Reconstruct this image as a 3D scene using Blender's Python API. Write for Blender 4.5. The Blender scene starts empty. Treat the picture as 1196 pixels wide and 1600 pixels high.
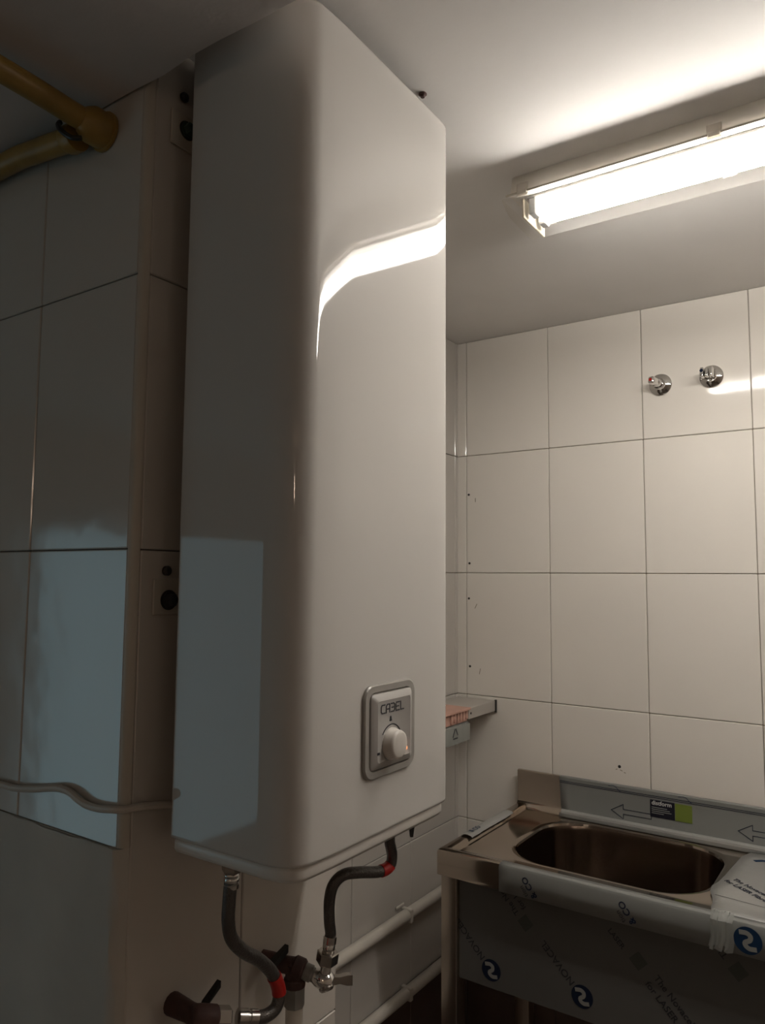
import bpy, bmesh, math, random
from mathutils import Vector, Matrix

random.seed(7)
S = bpy.context.scene
COL = S.collection
ZC = 1.5                      # camera height; geometry below is written relative to eye level

# ------------------------------------------------------------------ camera
YAW, PITCH, ROLL = -0.6004, 0.0862, 0.0078
fw = Vector((math.sin(YAW) * math.cos(PITCH), math.cos(YAW) * math.cos(PITCH), math.sin(PITCH)))
r0 = Vector((math.cos(YAW), -math.sin(YAW), 0))
u0 = r0.cross(fw)
rt = r0 * math.cos(ROLL) + u0 * math.sin(ROLL)
up = -r0 * math.sin(ROLL) + u0 * math.cos(ROLL)
cam_d = bpy.data.cameras.new('camera')
cam = bpy.data.objects.new('camera', cam_d)
COL.objects.link(cam)
cam_d.sensor_fit = 'VERTICAL'
cam_d.sensor_height = 36
cam_d.lens = 36 * 1177.2 / 1600
cam_d.clip_start = 0.02
cam.matrix_world = Matrix(((rt.x, up.x, -fw.x, 0), (rt.y, up.y, -fw.y, 0), (rt.z, up.z, -fw.z, ZC), (0, 0, 0, 1)))
S.camera = cam

# ------------------------------------------------------------------ daylight and exposure
LAMP_STRENGTH = 68.0
FILL_STRENGTH = 26.0
SKY_STRENGTH = .84
w = bpy.data.worlds.new('sky')
S.world = w
w.use_nodes = True
bg = w.node_tree.nodes['Background']
bg.inputs[0].default_value = (0.52, 0.84, 1.0, 1)
bg.inputs[1].default_value = SKY_STRENGTH
S.view_settings.view_transform = 'Standard'
S.view_settings.look = 'None'
S.view_settings.exposure = 0.0
S.view_settings.gamma = 1.0
S.view_settings.use_curve_mapping = False

# ------------------------------------------------------------------ materials
def mat(name, col, rough=0.5, metal=0.0, spec=0.5, bump=0.0, bscale=20.0, var=0.0, vscale=8.0, coat=0.0, stretch=None):
    m = bpy.data.materials.new(name)
    m.use_nodes = True
    nt = m.node_tree
    b = nt.nodes['Principled BSDF']
    b.inputs['Base Color'].default_value = (*col, 1)
    b.inputs['Roughness'].default_value = rough
    b.inputs['Metallic'].default_value = metal
    b.inputs['Specular IOR Level'].default_value = spec
    b.inputs['Coat Weight'].default_value = coat
    b.inputs['Coat Roughness'].default_value = 0.06
    if bump or var:
        tc = nt.nodes.new('ShaderNodeTexCoord')
        src = tc.outputs['Object']
        if stretch:
            mp = nt.nodes.new('ShaderNodeMapping')
            mp.inputs['Scale'].default_value = stretch
            nt.links.new(src, mp.inputs['Vector'])
            src = mp.outputs[0]
    if bump:
        n = nt.nodes.new('ShaderNodeTexNoise')
        n.inputs['Scale'].default_value = bscale
        n.inputs['Detail'].default_value = 3
        bp = nt.nodes.new('ShaderNodeBump')
        bp.inputs['Strength'].default_value = 1.0
        bp.inputs['Distance'].default_value = bump
        nt.links.new(src, n.inputs['Vector'])
        nt.links.new(n.outputs['Fac'], bp.inputs['Height'])
        nt.links.new(bp.outputs[0], b.inputs['Normal'])
    if var:
        n = nt.nodes.new('ShaderNodeTexNoise')
        n.inputs['Scale'].default_value = vscale
        n.inputs['Detail'].default_value = 5
        cr = nt.nodes.new('ShaderNodeValToRGB')
        cr.color_ramp.elements[0].position = 0.3
        cr.color_ramp.elements[1].position = 0.7
        cr.color_ramp.elements[0].color = (*[c * (1 - var) for c in col], 1)
        cr.color_ramp.elements[1].color = (*[min(1, c * (1 + var)) for c in col], 1)
        nt.links.new(src, n.inputs['Vector'])
        nt.links.new(n.outputs['Fac'], cr.inputs[0])
        nt.links.new(cr.outputs[0], b.inputs['Base Color'])
    return m

def emit(name, col, strength):
    m = mat(name, col, 0.4)
    b = m.node_tree.nodes['Principled BSDF']
    b.inputs['Emission Color'].default_value = (*col, 1)
    b.inputs['Emission Strength'].default_value = strength
    return m

def seethrough(name, tint, t_amt, tl_amt, gloss_rough=0.1, rib=False, tl_mix=.5):
    m = bpy.data.materials.new(name)
    m.use_nodes = True
    nt = m.node_tree
    for n in list(nt.nodes):
        nt.nodes.remove(n)
    out = nt.nodes.new('ShaderNodeOutputMaterial')
    tr = nt.nodes.new('ShaderNodeBsdfTransparent')
    tr.inputs[0].default_value = (*tint, 1)
    tl = nt.nodes.new('ShaderNodeBsdfTranslucent')
    tl.inputs[0].default_value = (*tint, 1)
    df = nt.nodes.new('ShaderNodeBsdfDiffuse')
    df.inputs[0].default_value = (*tint, 1)
    gl = nt.nodes.new('ShaderNodeBsdfGlossy')
    gl.inputs['Roughness'].default_value = gloss_rough
    m0 = nt.nodes.new('ShaderNodeMixShader'); m0.inputs[0].default_value = 1 - tl_mix
    m1 = nt.nodes.new('ShaderNodeMixShader'); m1.inputs[0].default_value = tl_amt
    m2 = nt.nodes.new('ShaderNodeMixShader'); m2.inputs[0].default_value = t_amt
    nt.links.new(tl.outputs[0], m0.inputs[1]); nt.links.new(df.outputs[0], m0.inputs[2])
    nt.links.new(tr.outputs[0], m1.inputs[1]); nt.links.new(m0.outputs[0], m1.inputs[2])
    nt.links.new(gl.outputs[0], m2.inputs[1]); nt.links.new(m1.outputs[0], m2.inputs[2])
    nt.links.new(m2.outputs[0], out.inputs[0])
    if rib:
        tc = nt.nodes.new('ShaderNodeTexCoord')
        wv = nt.nodes.new('ShaderNodeTexWave')
        wv.bands_direction = 'X'
        wv.inputs['Scale'].default_value = 60
        bp = nt.nodes.new('ShaderNodeBump'); bp.inputs['Distance'].default_value = 0.001
        nt.links.new(tc.outputs['Object'], wv.inputs['Vector'])
        nt.links.new(wv.outputs['Fac'], bp.inputs['Height'])
        nt.links.new(bp.outputs[0], gl.inputs['Normal'])
    return m

M = {
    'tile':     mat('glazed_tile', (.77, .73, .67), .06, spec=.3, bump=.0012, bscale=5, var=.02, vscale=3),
    'tile_left_shaded': mat('glazed_tile_left_shaded', (.50, .47, .43), .10, bump=.0012, bscale=5, var=.02, vscale=3),  # same glazed tile, darkened to put shade into the left wall
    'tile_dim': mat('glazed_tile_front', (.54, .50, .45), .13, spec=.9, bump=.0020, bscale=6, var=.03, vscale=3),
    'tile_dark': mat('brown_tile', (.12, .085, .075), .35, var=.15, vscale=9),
    'grout':    mat('grout', (.30, .25, .20), .9),
    'grout_dark': mat('dark_grout', (.10, .08, .065), .9),
    'wall':     mat('painted_wall', (.62, .52, .44), .8),
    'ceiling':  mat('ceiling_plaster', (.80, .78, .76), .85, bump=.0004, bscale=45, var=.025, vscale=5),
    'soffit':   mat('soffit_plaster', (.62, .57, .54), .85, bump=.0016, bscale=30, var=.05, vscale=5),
    'plaster':  mat('rough_plaster', (.50, .475, .43), .8, bump=.0025, bscale=18, var=.09, vscale=7),
    'floor':    mat('floor_tile', (.22, .18, .15), .5, var=.1),
    'bead':     mat('corner_bead', (.47, .43, .365), .35),
    'enamel':   mat('white_enamel', (.53, .51, .48), .045, spec=.4, bump=.0005, bscale=2.0),
    'enamel_cap': mat('white_plastic_cap', (.66, .63, .59), .28),
    'silver':   mat('silver_plastic', (.32, .305, .28), .33, metal=.25),
    'silver_panel': mat('grey_plastic_panel', (.39, .375, .355), .4, metal=.1),
    'knob':     mat('knob_plastic', (.58, .545, .50), .3),
    'black':    mat('black', (.012, .011, .010), .45),
    'dark':     mat('dark_rubber', (.03, .027, .025), .5),
    'ink':      mat('dark_ink', (.02, .021, .028), .5),
    'navy':     mat('navy_ink', (.008, .014, .034), .6, spec=.15),
    'blue':     mat('blue_ink', (.008, .028, .070), .6, spec=.15),
    'film_light': mat('clear_print_gap', (.26, .265, .25), .35),
    'steel':    mat('brushed_steel', (.50, .43, .365), .10, metal=1),
    'bowl':     mat('bowl_steel_darkened', (.24, .195, .165), .16, metal=1),  # same steel, with the dark room's reflection put into its colour
    'steel_leg': mat('steel_tube', (.50, .44, .38), .28, metal=1),
    'chrome':   mat('chrome', (.72, .71, .69), .07, metal=1),
    'braid':    mat('braided_hose', (.105, .095, .088), .33, metal=.7, bump=.0012, bscale=350),
    'nickel':   mat('dull_nickel', (.42, .39, .36), .24, metal=1),
    'rust':     mat('rusty_iron', (.062, .026, .021), .65, bump=.002, bscale=60, var=.3, vscale=30),
    'pipe_grey': mat('galvanised_pipe', (.26, .25, .23), .5, metal=.3, var=.2, vscale=25),
    'red':      mat('red_sleeve', (.42, .012, .008), .4),
    'white_pipe': mat('white_painted_pipe', (.58, .54, .48), .35, var=.05, vscale=12),
    'yellow':   mat('yellow_painted_pipe', (.30, .185, .042), .42, var=.18, vscale=22),
    'cable':    mat('white_cable', (.52, .47, .41), .45),
    'film':     mat('grey_film', (.20, .205, .195), .30, spec=.5, coat=.2, bump=.0006, bscale=9),
    'film_panel_shaded': mat('shaded_grey_film', (.105, .103, .097), .30, spec=.5, bump=.0006, bscale=8),  # same grey film, shade under the sink lip put into its colour
    'film_white': mat('pale_film', (.30, .30, .285), .28, coat=.3, bump=.0010, bscale=14),
    'lamp_body': seethrough('lamp_polycarbonate', (.82, .78, .72), .97, 1.0, .3, False, .45),
    'cream':    mat('cream_plastic', (.58, .52, .40), .5),
    'lamp_tray': mat('lamp_tray', (.20, .195, .185), .4),
    'tube':     emit('fluorescent_tube', (1.0, .955, .90), LAMP_STRENGTH),
    'tube_old': emit('old_fluorescent_tube', (1.0, .955, .90), LAMP_STRENGTH * .85),
    'globe':    emit('fill_lamp_globe', (1.0, .74, .55), FILL_STRENGTH),  # added fill light, out of view behind the camera
    'lens':     seethrough('prismatic_cover', (.97, .96, .94), .94, .018, .15, True),
    'clear':    seethrough('clear_plastic', (.80, .82, .80), .88, .35, .1),
    'pane':     seethrough('window_glass', (.97, .99, .98), .94, .0, .02),
    'amber':    emit('amber_light', (1.0, .28, .08), 1.6),
    'label':    mat('black_label', (.012, .012, .022), .4),
    'green':    mat('green_label', (.16, .21, .035), .5),
    'white_ink': mat('white_ink', (.62, .62, .60), .5),
    'carton':   mat('pink_carton', (.52, .31, .245), .75, var=.08),
    'grey_box': mat('grey_plastic_box', (.30, .31, .29), .45),
    'shelf':    mat('grey_shelf', (.42, .39, .35), .4),
    'green_bolt': mat('green_cap', (.035, .06, .045), .4),
    'frame':    mat('window_frame', (.5, .5, .48), .5),
}

# ------------------------------------------------------------------ mesh helpers
def V(p):
    return Vector((p[0], p[1], p[2] + ZC))

def root_loc(o):
    while o.parent:
        o = o.parent
    return o.location.copy()

def mk(name, bm, m, parent=None, label=None, kind=None, smooth=True, angle=35):
    bmesh.ops.recalc_face_normals(bm, faces=bm.faces[:])
    me = bpy.data.meshes.new(name)
    bm.to_mesh(me)
    bm.free()
    me.materials.append(m)
    if smooth:
        me.shade_smooth()
        me.set_sharp_from_angle(angle=math.radians(angle))
    o = bpy.data.objects.new(name, me)
    COL.objects.link(o)
    if parent:
        me.transform(Matrix.Translation(-root_loc(parent)))
        o.parent = parent
    if label:
        o['label'] = label
    if kind:
        o['kind'] = kind
    return o

def thing(name, label, cat, loc, group=None):
    o = bpy.data.objects.new(name, None)
    o.empty_display_size = .05
    COL.objects.link(o)
    o.location = V(loc)
    o['label'] = label
    o['category'] = cat
    if group:
        o['group'] = group
    return o

def tag(o, label, cat, group=None):
    o['label'] = label
    o['category'] = cat
    if group:
        o['group'] = group
    return o

def box(bm, x0, x1, y0, y1, z0, z1, bev=0.0, seg=1):
    r = bmesh.ops.create_cube(bm, size=1)
    vs = r['verts']
    for v in vs:
        v.co = Vector(((x0 + x1) / 2 + v.co.x * (x1 - x0), (y0 + y1) / 2 + v.co.y * (y1 - y0),
                       (z0 + z1) / 2 + v.co.z * (z1 - z0) + ZC))
    if bev:
        es = list({e for v in vs for e in v.link_edges})
        bmesh.ops.bevel(bm, geom=es, offset=bev, segments=seg, affect='EDGES', profile=.5)
    return bm

def BX(*a, **k):
    return box(bmesh.new(), *a, **k)

def loops(bm, rings, close_first=True, close_last=True, cyclic=True):
    """rings: lists of world points of equal length -> skin"""
    rv = [[bm.verts.new(p) for p in r] for r in rings]
    for a, b in zip(rv, rv[1:]):
        n = len(a)
        for i in range(n if cyclic else n - 1):
            j = (i + 1) % n
            try:
                bm.faces.new((a[i], a[j], b[j], b[i]))
            except ValueError:
                pass
    if close_first and cyclic:
        bm.faces.new(rv[0][::-1])
    if close_last and cyclic:
        bm.faces.new(rv[-1])
    return bm

def frame_for(d):
    d = d.normalized()
    a = Vector((0, 0, 1)) if abs(d.z) < .9 else Vector((1, 0, 0))
    x = a.cross(d).normalized()
    return x, d.cross(x)

def lathe(bm, base, axis, prof, n=24, flat=None):
    """prof: list of (distance along axis, radius)"""
    base = V(base); axis = Vector(axis).normalized()
    x, y = frame_for(axis)
    rings = []
    for h, r in prof:
        r = max(r, 1e-5)
        rings.append([base + axis * h + (x * math.cos(2 * math.pi * i / n) + y * math.sin(2 * math.pi * i / n)) * r for i in range(n)])
    return loops(bm, rings)

def LT(*a, **k):
    return lathe(bmesh.new(), *a, **k)

def smooth_path(pts, k=6):
    P = [V(p) for p in pts]
    if len(P) < 3:
        return P
    out = []
    ext = [P[0] * 2 - P[1]] + P + [P[-1] * 2 - P[-2]]
    for i in range(1, len(ext) - 2):
        a, b, c, d = ext[i - 1:i + 3]
        for s in range(k):
            t = s / k
            out.append(.5 * ((2 * b) + (c - a) * t + (2 * a - 5 * b + 4 * c - d) * t * t + (3 * b - a - 3 * c + d) * t ** 3))
    out.append(P[-1])
    return out

def tube(bm, path, r, n=14, rad=None):
    d = (path[1] - path[0]).normalized()
    x, y = frame_for(d)
    rings = []
    for i, p in enumerate(path):
        if i == 0: t = path[1] - path[0]
        elif i == len(path) - 1: t = path[-1] - path[-2]
        else: t = path[i + 1] - path[i - 1]
        t.normalize()
        q = d.rotation_difference(t)
        x = q @ x; y = q @ y; d = t
        rr = rad[i] if rad else r
        rings.append([p + (x * math.cos(2 * math.pi * k / n) + y * math.sin(2 * math.pi * k / n)) * rr for k in range(n)])
    return loops(bm, rings)

def TB(pts, r, n=14, k=6):
    return tube(bmesh.new(), smooth_path(pts, k), r, n)

def rrect(x0, x1, y0, y1, r, n=6):
    out = []
    for cx, cy, a0 in ((x1 - r, y1 - r, 0), (x0 + r, y1 - r, 90), (x0 + r, y0 + r, 180), (x1 - r, y0 + r, 270)):
        for i in range(n + 1):
            a = math.radians(a0 + 90 * i / n)
            out.append((cx + r * math.cos(a), cy + r * math.sin(a)))
    return out

def strokes(bm, lines, width, plane):
    """flat thick polylines; plane maps (u, v, h) to a world point"""
    for ln in lines:
        P = [Vector(p) for p in ln]
        n = len(P)
        closed = n > 3 and (P[0] - P[-1]).length < 1e-9
        rings = []
        for k, p in enumerate(P):
            prev = P[k - 1] if k > 0 else (P[-2] if closed else None)
            nxt = P[k + 1] if k < n - 1 else (P[1] if closed else None)
            t1 = (p - prev).normalized() if prev else None
            t2 = (nxt - p).normalized() if nxt else None
            if t1 is None: t1 = t2; p = p - t2 * width / 2
            if t2 is None: t2 = t1; p = p + t1 * width / 2
            n1 = Vector((-t1.y, t1.x)); n2 = Vector((-t2.y, t2.x))
            mt = n1 + n2
            mt = mt / max(.5, mt.dot(n1)) if mt.length > 1e-6 else n1
            a = p - mt * width / 2; b = p + mt * width / 2
            rings.append([plane(a.x, a.y, 0), plane(b.x, b.y, 0), plane(b.x, b.y, 1), plane(a.x, a.y, 1)])
        loops(bm, rings, close_first=not closed, close_last=not closed)
    return bm

def text_obj(name, body, size, origin, X, Y, m, parent, h=.0004, align='LEFT', bold=0.0):
    cu = bpy.data.curves.new('t', 'FONT')
    cu.body = body
    cu.size = size
    cu.extrude = h / 2
    cu.offset = bold
    cu.align_x = align
    cu.resolution_u = 3
    ob = bpy.data.objects.new('t', cu)
    COL.objects.link(ob)
    dg = bpy.context.evaluated_depsgraph_get()
    me = bpy.data.meshes.new_from_object(ob.evaluated_get(dg))
    bpy.data.objects.remove(ob)
    bpy.data.curves.remove(cu)
    me.name = name
    X = Vector(X).normalized(); Y = Vector(Y).normalized(); Z = X.cross(Y)
    o = V(origin) - root_loc(parent)
    mw = Matrix(((X.x, Y.x, Z.x, o.x), (X.y, Y.y, Z.y, o.y), (X.z, Y.z, Z.z, o.z), (0, 0, 0, 1)))
    me.transform(mw)
    me.materials.clear()
    me.materials.append(m)
    ob = bpy.data.objects.new(name, me)
    COL.objects.link(ob)
    ob.parent = parent
    return ob

# ------------------------------------------------------------------ the setting
XL, XP, XR = -1.093, -.783, 1.6          # recessed left wall, pier face, right wall
YB, YF, YP = 2.0, .597, 1.021            # back wall, face of the front wall, far side of the pier
ZCE, ZSO, ZFL = .7168, .6385, -1.5        # alcove ceiling, lower ceiling, floor
XW, YR = -3.0, -2.6                      # outer room
TT = .006                                # tile thickness

mk('floor', BX(XW, XR, YR, YB, ZFL - .1, ZFL), M['floor'], kind='structure', smooth=False)
mk('ceiling', BX(XL - .1, XR, YF, YB + .1, ZCE, ZCE + .15), M['ceiling'], kind='structure', smooth=False)
# lower ceiling of the outer room, plaster edge slightly ragged
bm = bmesh.new()
n = 90
xs = [XW + (XR - XW) * i / n for i in range(n + 1)]
rag = [random.uniform(-.003, .003) + (.006 if -.72 < x < -.60 else 0) for x in xs]
top = [[V((x, YR, ZCE + .15)) for x in xs], [V((x, YR, ZSO)) for x in xs], [V((x, YF - .02, ZSO)) for x in xs],
       [V((x, YF - .004 + r * .3, ZSO + .001 + r)) for x, r in zip(xs, rag)], [V((x, YF - .0005, ZSO + .012)) for x in xs],
       [V((x, YF - .0005, ZCE + .15)) for x in xs]]
loops(bm, top, cyclic=False)
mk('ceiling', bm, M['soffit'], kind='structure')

wall_back = mk('wall_back', BX(XL - .1, XR, YB, YB + .1, ZFL, ZCE), M['grout'], kind='structure', smooth=False)
wall_left = mk('wall_left', BX(XL - .1, XL, YP, YB, ZFL, ZCE), M['grout'], kind='structure', smooth=False)
wall_pier = mk('wall_front', BX(XW, XP, YF, YP, ZFL, ZCE), M['grout_dark'], kind='structure', smooth=False)
mk('wall_right', BX(XR, XR + .1, YR, YB, ZFL, ZCE + .15), M['wall'], kind='structure', smooth=False)
mk('wall_rear', BX(XW, XR, YR - .1, YR, ZFL, ZCE + .15), M['wall'], kind='structure', smooth=False)
# outer side wall with a window opening that lets the daylight in
WY0, WY1, WZ0, WZ1 = -2.25, -.62, -1.44, .25
bm = bmesh.new()
box(bm, XW - .15, XW, YR, WY0, ZFL, ZCE + .15)
box(bm, XW - .15, XW, WY1, YP, ZFL, ZCE + .15)
box(bm, XW - .15, XW, WY0, WY1, ZFL, WZ0)
box(bm, XW - .15, XW, WY0, WY1, WZ1, ZCE + .15)
mk('wall_side', bm, M['wall'], kind='structure', smooth=False)
bm = bmesh.new()
for a in (WY0, WY1 - .05):
    box(bm, XW - .10, XW - .05, a, a + .05, WZ0, WZ1, .004)
for a in (WZ0, WZ1 - .05):
    box(bm, XW - .10, XW - .05, WY0, WY1, a, a + .05, .004)
win = mk('window_1', bm, M['frame'], kind='structure', smooth=False)
for a in (WY0 + .05,):
    mk('window_pane', BX(XW - .078, XW - .072, a, WY1 - .05, WZ0 + .05, WZ1 - .05), M['pane'], win, smooth=False)

J = .0008    # half a joint
def tile_y(wall, x0, x1, z0, z1, yface, m, bev=.0015):
    t = random.uniform(-.0004, .0004)
    return mk('tile', BX(x0 + J, x1 - J, yface - TT + t, yface + .002, z0 + J, z1 - J, bev=bev), m, wall, smooth=False)

def tile_x(wall, y0, y1, z0, z1, xface, m, bev=.0015):
    t = random.uniform(-.0004, .0004)
    return mk('tile', BX(xface - .002, xface + TT + t, y0 + J, y1 - J, z0 + J, z1 - J, bev=bev), m, wall, smooth=False)

# the fitted planes are the tile faces: shift the backing behind them
for wl, d in ((wall_back, Vector((0, TT, 0))), (wall_left, Vector((-TT, 0, 0)))):
    wl.data.transform(Matrix.Translation(d))
wall_pier.data.transform(Matrix.Translation(Vector((-TT, TT, 0))))
rows = [ZCE, .3658, .0144, -.3406, -.6940, -1.0475, -1.5]
xs = [XL - .004, -1.0644] + [-1.0644 + .2616 * i for i in range(1, 11)]
xs[-1] = XR
for a, b in zip(xs, xs[1:]):
    for zt, zb in zip(rows, rows[1:]):
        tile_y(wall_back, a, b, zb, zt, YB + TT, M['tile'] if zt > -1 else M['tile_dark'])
ys = [YP - TT, 1.219, 1.481, 1.743, 1.982, YB + .003]
for a, b in zip(ys, ys[1:]):
    for zt, zb in zip(rows, rows[1:]):
        tile_x(wall_left, a, b, zb, zt, XL - TT, M['tile_left_shaded'] if zt > -1 else M['tile_dark'])
# front wall tiles (left of the heater) and pier tiles (behind the heater)
ZPL = -.3305
xs3 = [-3.0, -2.592, -2.328, -2.064, -1.800, -1.536, -1.275, -1.0115, -.794]
for a, b in zip(xs3, xs3[1:]):
    for zt, zb in zip([ZSO + .02, .3886, .0330], [.3886, .0330, ZPL]):
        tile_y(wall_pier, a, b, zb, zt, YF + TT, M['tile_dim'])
for a, b in zip([.6080, .801], [.801, YP]):
    for zt, zb in zip([ZCE, .3886, .0320, -.697, -1.0475], [.3886, .0320, -.697, -1.0475, -1.5]):
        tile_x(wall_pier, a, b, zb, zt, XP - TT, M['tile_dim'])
# rounded white bead on the corner of the pier
bm = bmesh.new()
rings = []
prof = []
for i in range(9):
    a = math.radians(-90 + 90 * i / 8)
    prof.append((-.7938 + .0105 * math.cos(a), YF + .0105 + .0105 * math.sin(a)))
prof += [(-.7938, YF + .0105)]
for z in (ZPL + .002, ZSO + .02):
    rings.append([V((x, y, z)) for x, y in prof])
loops(bm, rings)
mk('corner_bead', bm, M['bead'], wall_pier)
# upper stretch of the bead behind the soffit line
bm = bmesh.new()
loops(bm, [[V((x, y, z)) for x, y in prof] for z in (ZSO + .021, ZCE)])
mk('corner_bead', bm, M['bead'], wall_pier)
# rough plaster below the tiles of the front wall
bm = bmesh.new()
nx, nz = 40, 24
grid = []
for k in range(nz + 1):
    z = ZPL - .0004 + (ZFL - ZPL) * k / nz
    row = []
    for i in range(nx + 1):
        x = -2.0 + (2.0 - .797) * i / nx
        dz = random.uniform(-.0015, .0004) if k == 0 else 0
        dy = random.uniform(-.0012, .0012)
        dx = random.uniform(-.004, .001) - .003 * k / nz if i == nx else 0
        row.append(V((x + dx, YF - .0006 + dy, z + dz)))
    row.append(V((-.794 + random.uniform(-.004, .001), YF + .010, z)))
    grid.append(row)
loops(bm, grid, cyclic=False)
box(bm, -2.0, -.795, YF + .0015, YF + .0075, ZFL, ZPL - .0002)
mk('plaster', bm, M['plaster'], wall_pier, label='rough bare plaster below the tiles')
bm = bmesh.new()
grid = []
for k in range(41):
    z = ZPL + .001 + (ZFL - ZPL) * k / 40
    d = random.uniform(-.0025, .0025)
    grid.append([V((-.807 + d, YF - .001, z)), V((-.805 + d, YF - .004, z)), V((-.796 + d, YF - .004 + d * .4, z)),
                 V((-.789 + d * .7, YF + .001, z)), V((-.785 + d * .5, YF + .012, z)), V((-.798, YF + .014, z))])
loops(bm, grid)
mk('plaster_edge', bm, M['plaster'], wall_pier)

# screw holes and marks in the back wall
for x, z, r in ((-1.056, .248, .0034), (-1.054, .043, .0034), (-1.056, -.061, .0034), (-1.053, -.259, .0036), (-.619, -.484, .0040)):
    mk('screw_hole', LT((x, YB - .0008, z), (0, 1, 0), [(0, r), (.003, r)], n=12), M['black'], wall_back)
for ln in ([(-1.019, -.264), (-1.0225, -.279)], [(-1.034, .236), (-1.034, .226)], [(-1.030, -.077), (-1.036, -.089)], [(-.617, -.492), (-.612, -.494)],
           [(-.607, -.497), (-.604, -.498)], [(-.628, -.492), (-.625, -.491)]):
    bm = strokes(bmesh.new(), [ln], .0018, lambda u, v, h: V((u, YB - .0008 + .001 * h, v)))
    mk('scratch', bm, M['grout'], wall_back, smooth=False)

# ------------------------------------------------------------------ water heater
def bez(p0, t0, p1, t1, h0, h1, n):
    p0, p1 = Vector(p0), Vector(p1)
    a = p0 + Vector(t0) * h0
    b = p1 - Vector(t1) * h1
    return [((1 - t) ** 3 * p0 + 3 * (1 - t) ** 2 * t * a + 3 * (1 - t) * t * t * b + t ** 3 * p1) for t in [i / n for i in range(n)]]

def d2(a):
    return (math.cos(math.radians(a)), math.sin(math.radians(a)))

HX, HY0, HY1, HB = -.5472, .6376, .9800, -.7449
HZ0, HZ1 = -.3193, .6992
prof = [Vector((HB, HY0)), Vector((HX - .0585, HY0))]
prof += bez((HX - .056, HY0), d2(0), (HX - .0026, HY0 + .032), d2(85), .036, .018, 14)
prof += bez((HX - .0026, HY0 + .032), d2(85), (HX, HY0 + .092), d2(90), .020, .020, 8)
prof += [Vector((HX, HY0 + .092)), Vector((HX, HY0 + .096)), Vector((HX, HY1 - .049))]
prof += bez((HX, HY1 - .045), d2(90), (HX - .0013, HY1 - .016), d2(95), .010, .010, 6)
prof += bez((HX - .0013, HY1 - .016), d2(95), (HX - .026, HY1), d2(180), .009, .013, 8)
prof += [Vector((HX - .026, HY1)), Vector((HX - .029, HY1)), Vector((HB, HY1))]

def inset(pr, d):
    out = []
    n = len(pr)
    for i, p in enumerate(pr):
        a = pr[i - 1]; b = pr[(i + 1) % n]
        t1 = (p - a).normalized(); t2 = (b - p).normalized()
        n1 = Vector((-t1.y, t1.x)); n2 = Vector((-t2.y, t2.x))
        m = (n1 + n2)
        m = m / max(.3, m.dot(n1)) if m.length > 1e-6 else n1
        q = p + m * d
        if i in (0, n - 1):
            q.x = p.x
        out.append(q)
    return out

heater = thing('water_heater', 'tall white enamelled water heater with rounded edges hung on the tiled pier', 'water heater', (-.65, .809, -.3375))
bm = bmesh.new()
rings = []
for d, z in ((.006, HZ0), (.0015, HZ0 + .0012), (0, HZ0 + .004), (0, HZ0 + .0055), (0, HZ0 + .02), (0, HZ1 - .03), (0, HZ1 - .0105), (0, HZ1 - .009), (.0008, HZ1 - .0055), (.0025, HZ1 - .0025), (.0055, HZ1 - .0006), (.009, HZ1)):
    rings.append([V((p.x, p.y, z)) for p in inset(prof, d)])
loops(bm, rings)
body = mk('body', bm, M['enamel'], heater, angle=50)
bm = bmesh.new()
rings = []
for d, z in ((.013, -.3183), (.0085, -.3203), (.0065, -.3222), (.0060, -.3257), (.0060, -.3270), (.0060, -.3318), (.0065, -.3328), (.009, -.3366), (.014, -.3375)):
    rings.append([V((p.x, p.y, z)) for p in inset(prof, d)])
loops(bm, rings)
mk('bottom_cap', bm, M['enamel_cap'], heater, angle=50)
mk('mounting_rail', BX(XP + .0007, HB + .004, .67, .95, .54, .61, bev=.002), M['nickel'], heater)
mk('mounting_rail', BX(XP + .0007, HB + .004, .67, .95, -.06, 0.0, bev=.002), M['nickel'], heater)
mk('drain_tab', LT((-.566, .903, -.3370), (0, 0, -1), [(0, .0052), (.0165, .0028)], n=4), M['black'], heater, label='small black tapered tab')

# control panel
PX = HX + .0001
def plane_panel(x):
    return lambda u, v, h: V((x + .0005 * h, u, v))
cp_y0, cp_y1, cp_z0, cp_z1 = .7582, .8733, -.2480, -.1338
bm = bmesh.new()
rings = []
for d, x in ((0, PX - .002), (0, PX + .0030), (.0015, PX + .0045), (.0090, PX + .0045), (.0105, PX + .0015)):
    rr = rrect(cp_y0 + d, cp_y1 - d, cp_z0 + d, cp_z1 - d, .017 - d * .6, 6)
    rings.append([V((x, u, v)) for u, v in rr])
loops(bm, rings)
panel = mk('control_panel', bm, M['silver'], heater, label='grey control panel with raised centre plate')
bm = bmesh.new()
rings = []
for d, x in ((.0115, PX + .001), (.0115, PX + .0055), (.0130, PX + .0070), (.0200, PX + .0100), (.0205, PX + .0097)):
    rr = rrect(cp_y0 + d, cp_y1 - d, cp_z0 + d, cp_z1 - d, .006 - d * .1, 4)
    rings.append([V((x, u, v)) for u, v in rr])
loops(bm, rings)
mk('centre_plate', bm, M['silver_panel'], panel)
FX = PX + .0097
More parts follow.
